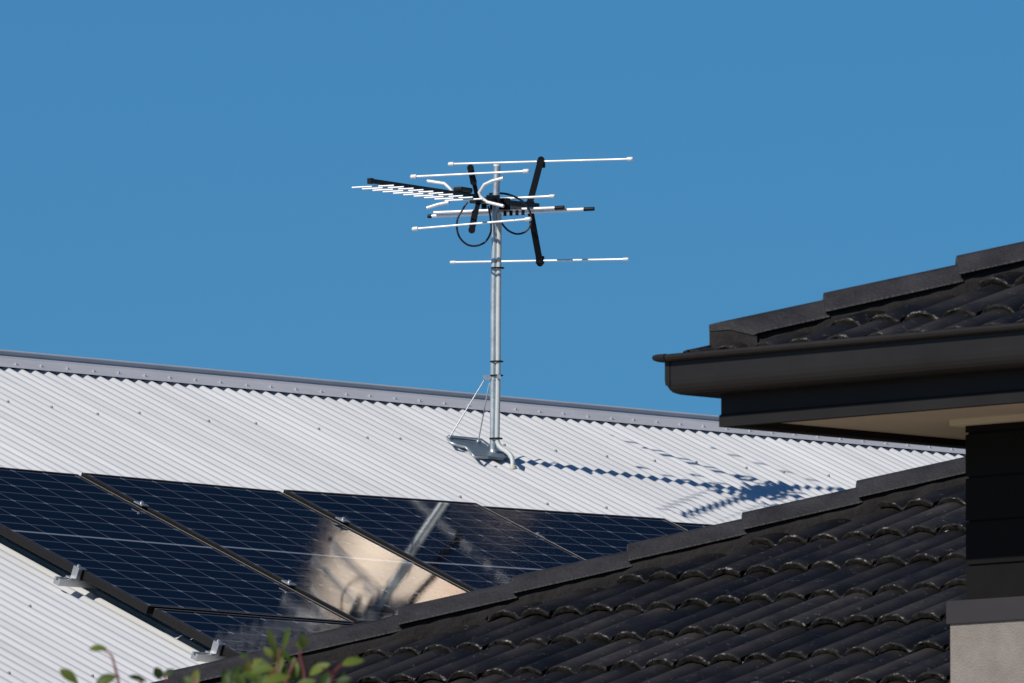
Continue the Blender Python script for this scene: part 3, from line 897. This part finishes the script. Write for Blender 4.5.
stems.build('stem', M['stem'], shrub)

# ================================================================== MADE-UP TOWER out of view, added to mirror a glare in the panels
NV = V((-.463, -.886, 0)); UV_ = V((.886, -.463, 0))  # facade turned so it glints sunlight into the panels
TB = V((28.3, 300, 0)); TT = 134.6
tower = thing('glare_tower', TB + UV_ * 2.3 - NV * 6, 'made-up pale tower out of view, added to put the glare in the panels', 'tower')
mb = MB(); mb.box(TB + UV_ * 2.35 - NV * 6 + Z * (TT / 2), UV_ * 2.35, NV * 6, Z * TT / 2); mb.build('body', M['satin_cladding'], tower)
def strip(u0, u1, z0, z1, name, m, th=.06):
    b_ = MB(); b_.box(TB + UV_ * (u0 + u1) / 2 + NV * (th / 2 + .01) + Z * (z0 + z1) / 2, UV_ * (u1 - u0) / 2, NV * th / 2, Z * (z1 - z0) / 2); b_.build(name, M[m], tower)
for k in range(1, 42):  # invented windows, placed to break the mirrored glare into streaks
    z0 = TT - 3.3 * k
    strip(1.75, 2.35, z0 + .3, z0 + 2.3, 'window', 'tower_glass')
    strip(2.85, 3.30, z0 + 1.0, z0 + 2.9, 'window', 'tower_glass')
strip(3.6, 4.3, 2, TT - 1.2, 'cladding', 'terracotta')

# ================================================================== light
SUN = V((-1.165, -.98, 1.16)).normalized()
sd_ = bpy.data.lights.new('sun', 'SUN'); sd_.energy = 4.2; sd_.angle = R(.53); sd_.color = (1.0, .955, .89)
so = bpy.data.objects.new('sun', sd_); COL.objects.link(so)
so.rotation_euler = SUN.to_track_quat('Z', 'Y').to_euler()
so.location = (-20, -10, 30)
w = bpy.data.worlds.new('World'); scn.world = w; w.use_nodes = True
n, l = w.node_tree.nodes, w.node_tree.links
bg = n['Background']; bg.inputs['Strength'].default_value = .10
sky = n.new('ShaderNodeTexSky'); sky.sky_type = 'NISHITA'; sky.sun_disc = False
sky.sun_elevation = math.asin(SUN.z); sky.sun_rotation = math.atan2(SUN.x, SUN.y)
sky.altitude = 200; sky.air_density = 1.0; sky.dust_density = .2; sky.ozone_density = 2.0
tc = n.new('ShaderNodeTexCoord'); sx = n.new('ShaderNodeSeparateXYZ'); l.new(tc.outputs['Generated'], sx.inputs[0])
# clear dry air: the deep blue of higher sky comes down close to the horizon
ma = n.new('ShaderNodeMath'); ma.operation = 'MULTIPLY_ADD'; ma.inputs[1].default_value = 1.3; ma.inputs[2].default_value = .22
l.new(sx.outputs['Z'], ma.inputs[0])
cx = n.new('ShaderNodeCombineXYZ'); l.new(sx.outputs['X'], cx.inputs[0]); l.new(sx.outputs['Y'], cx.inputs[1]); l.new(ma.outputs[0], cx.inputs[2])
nv = n.new('ShaderNodeVectorMath'); nv.operation = 'NORMALIZE'; l.new(cx.outputs[0], nv.inputs[0]); l.new(nv.outputs[0], sky.inputs['Vector'])
# sky tinted by height alone, darkened above the view so panels mirror dark
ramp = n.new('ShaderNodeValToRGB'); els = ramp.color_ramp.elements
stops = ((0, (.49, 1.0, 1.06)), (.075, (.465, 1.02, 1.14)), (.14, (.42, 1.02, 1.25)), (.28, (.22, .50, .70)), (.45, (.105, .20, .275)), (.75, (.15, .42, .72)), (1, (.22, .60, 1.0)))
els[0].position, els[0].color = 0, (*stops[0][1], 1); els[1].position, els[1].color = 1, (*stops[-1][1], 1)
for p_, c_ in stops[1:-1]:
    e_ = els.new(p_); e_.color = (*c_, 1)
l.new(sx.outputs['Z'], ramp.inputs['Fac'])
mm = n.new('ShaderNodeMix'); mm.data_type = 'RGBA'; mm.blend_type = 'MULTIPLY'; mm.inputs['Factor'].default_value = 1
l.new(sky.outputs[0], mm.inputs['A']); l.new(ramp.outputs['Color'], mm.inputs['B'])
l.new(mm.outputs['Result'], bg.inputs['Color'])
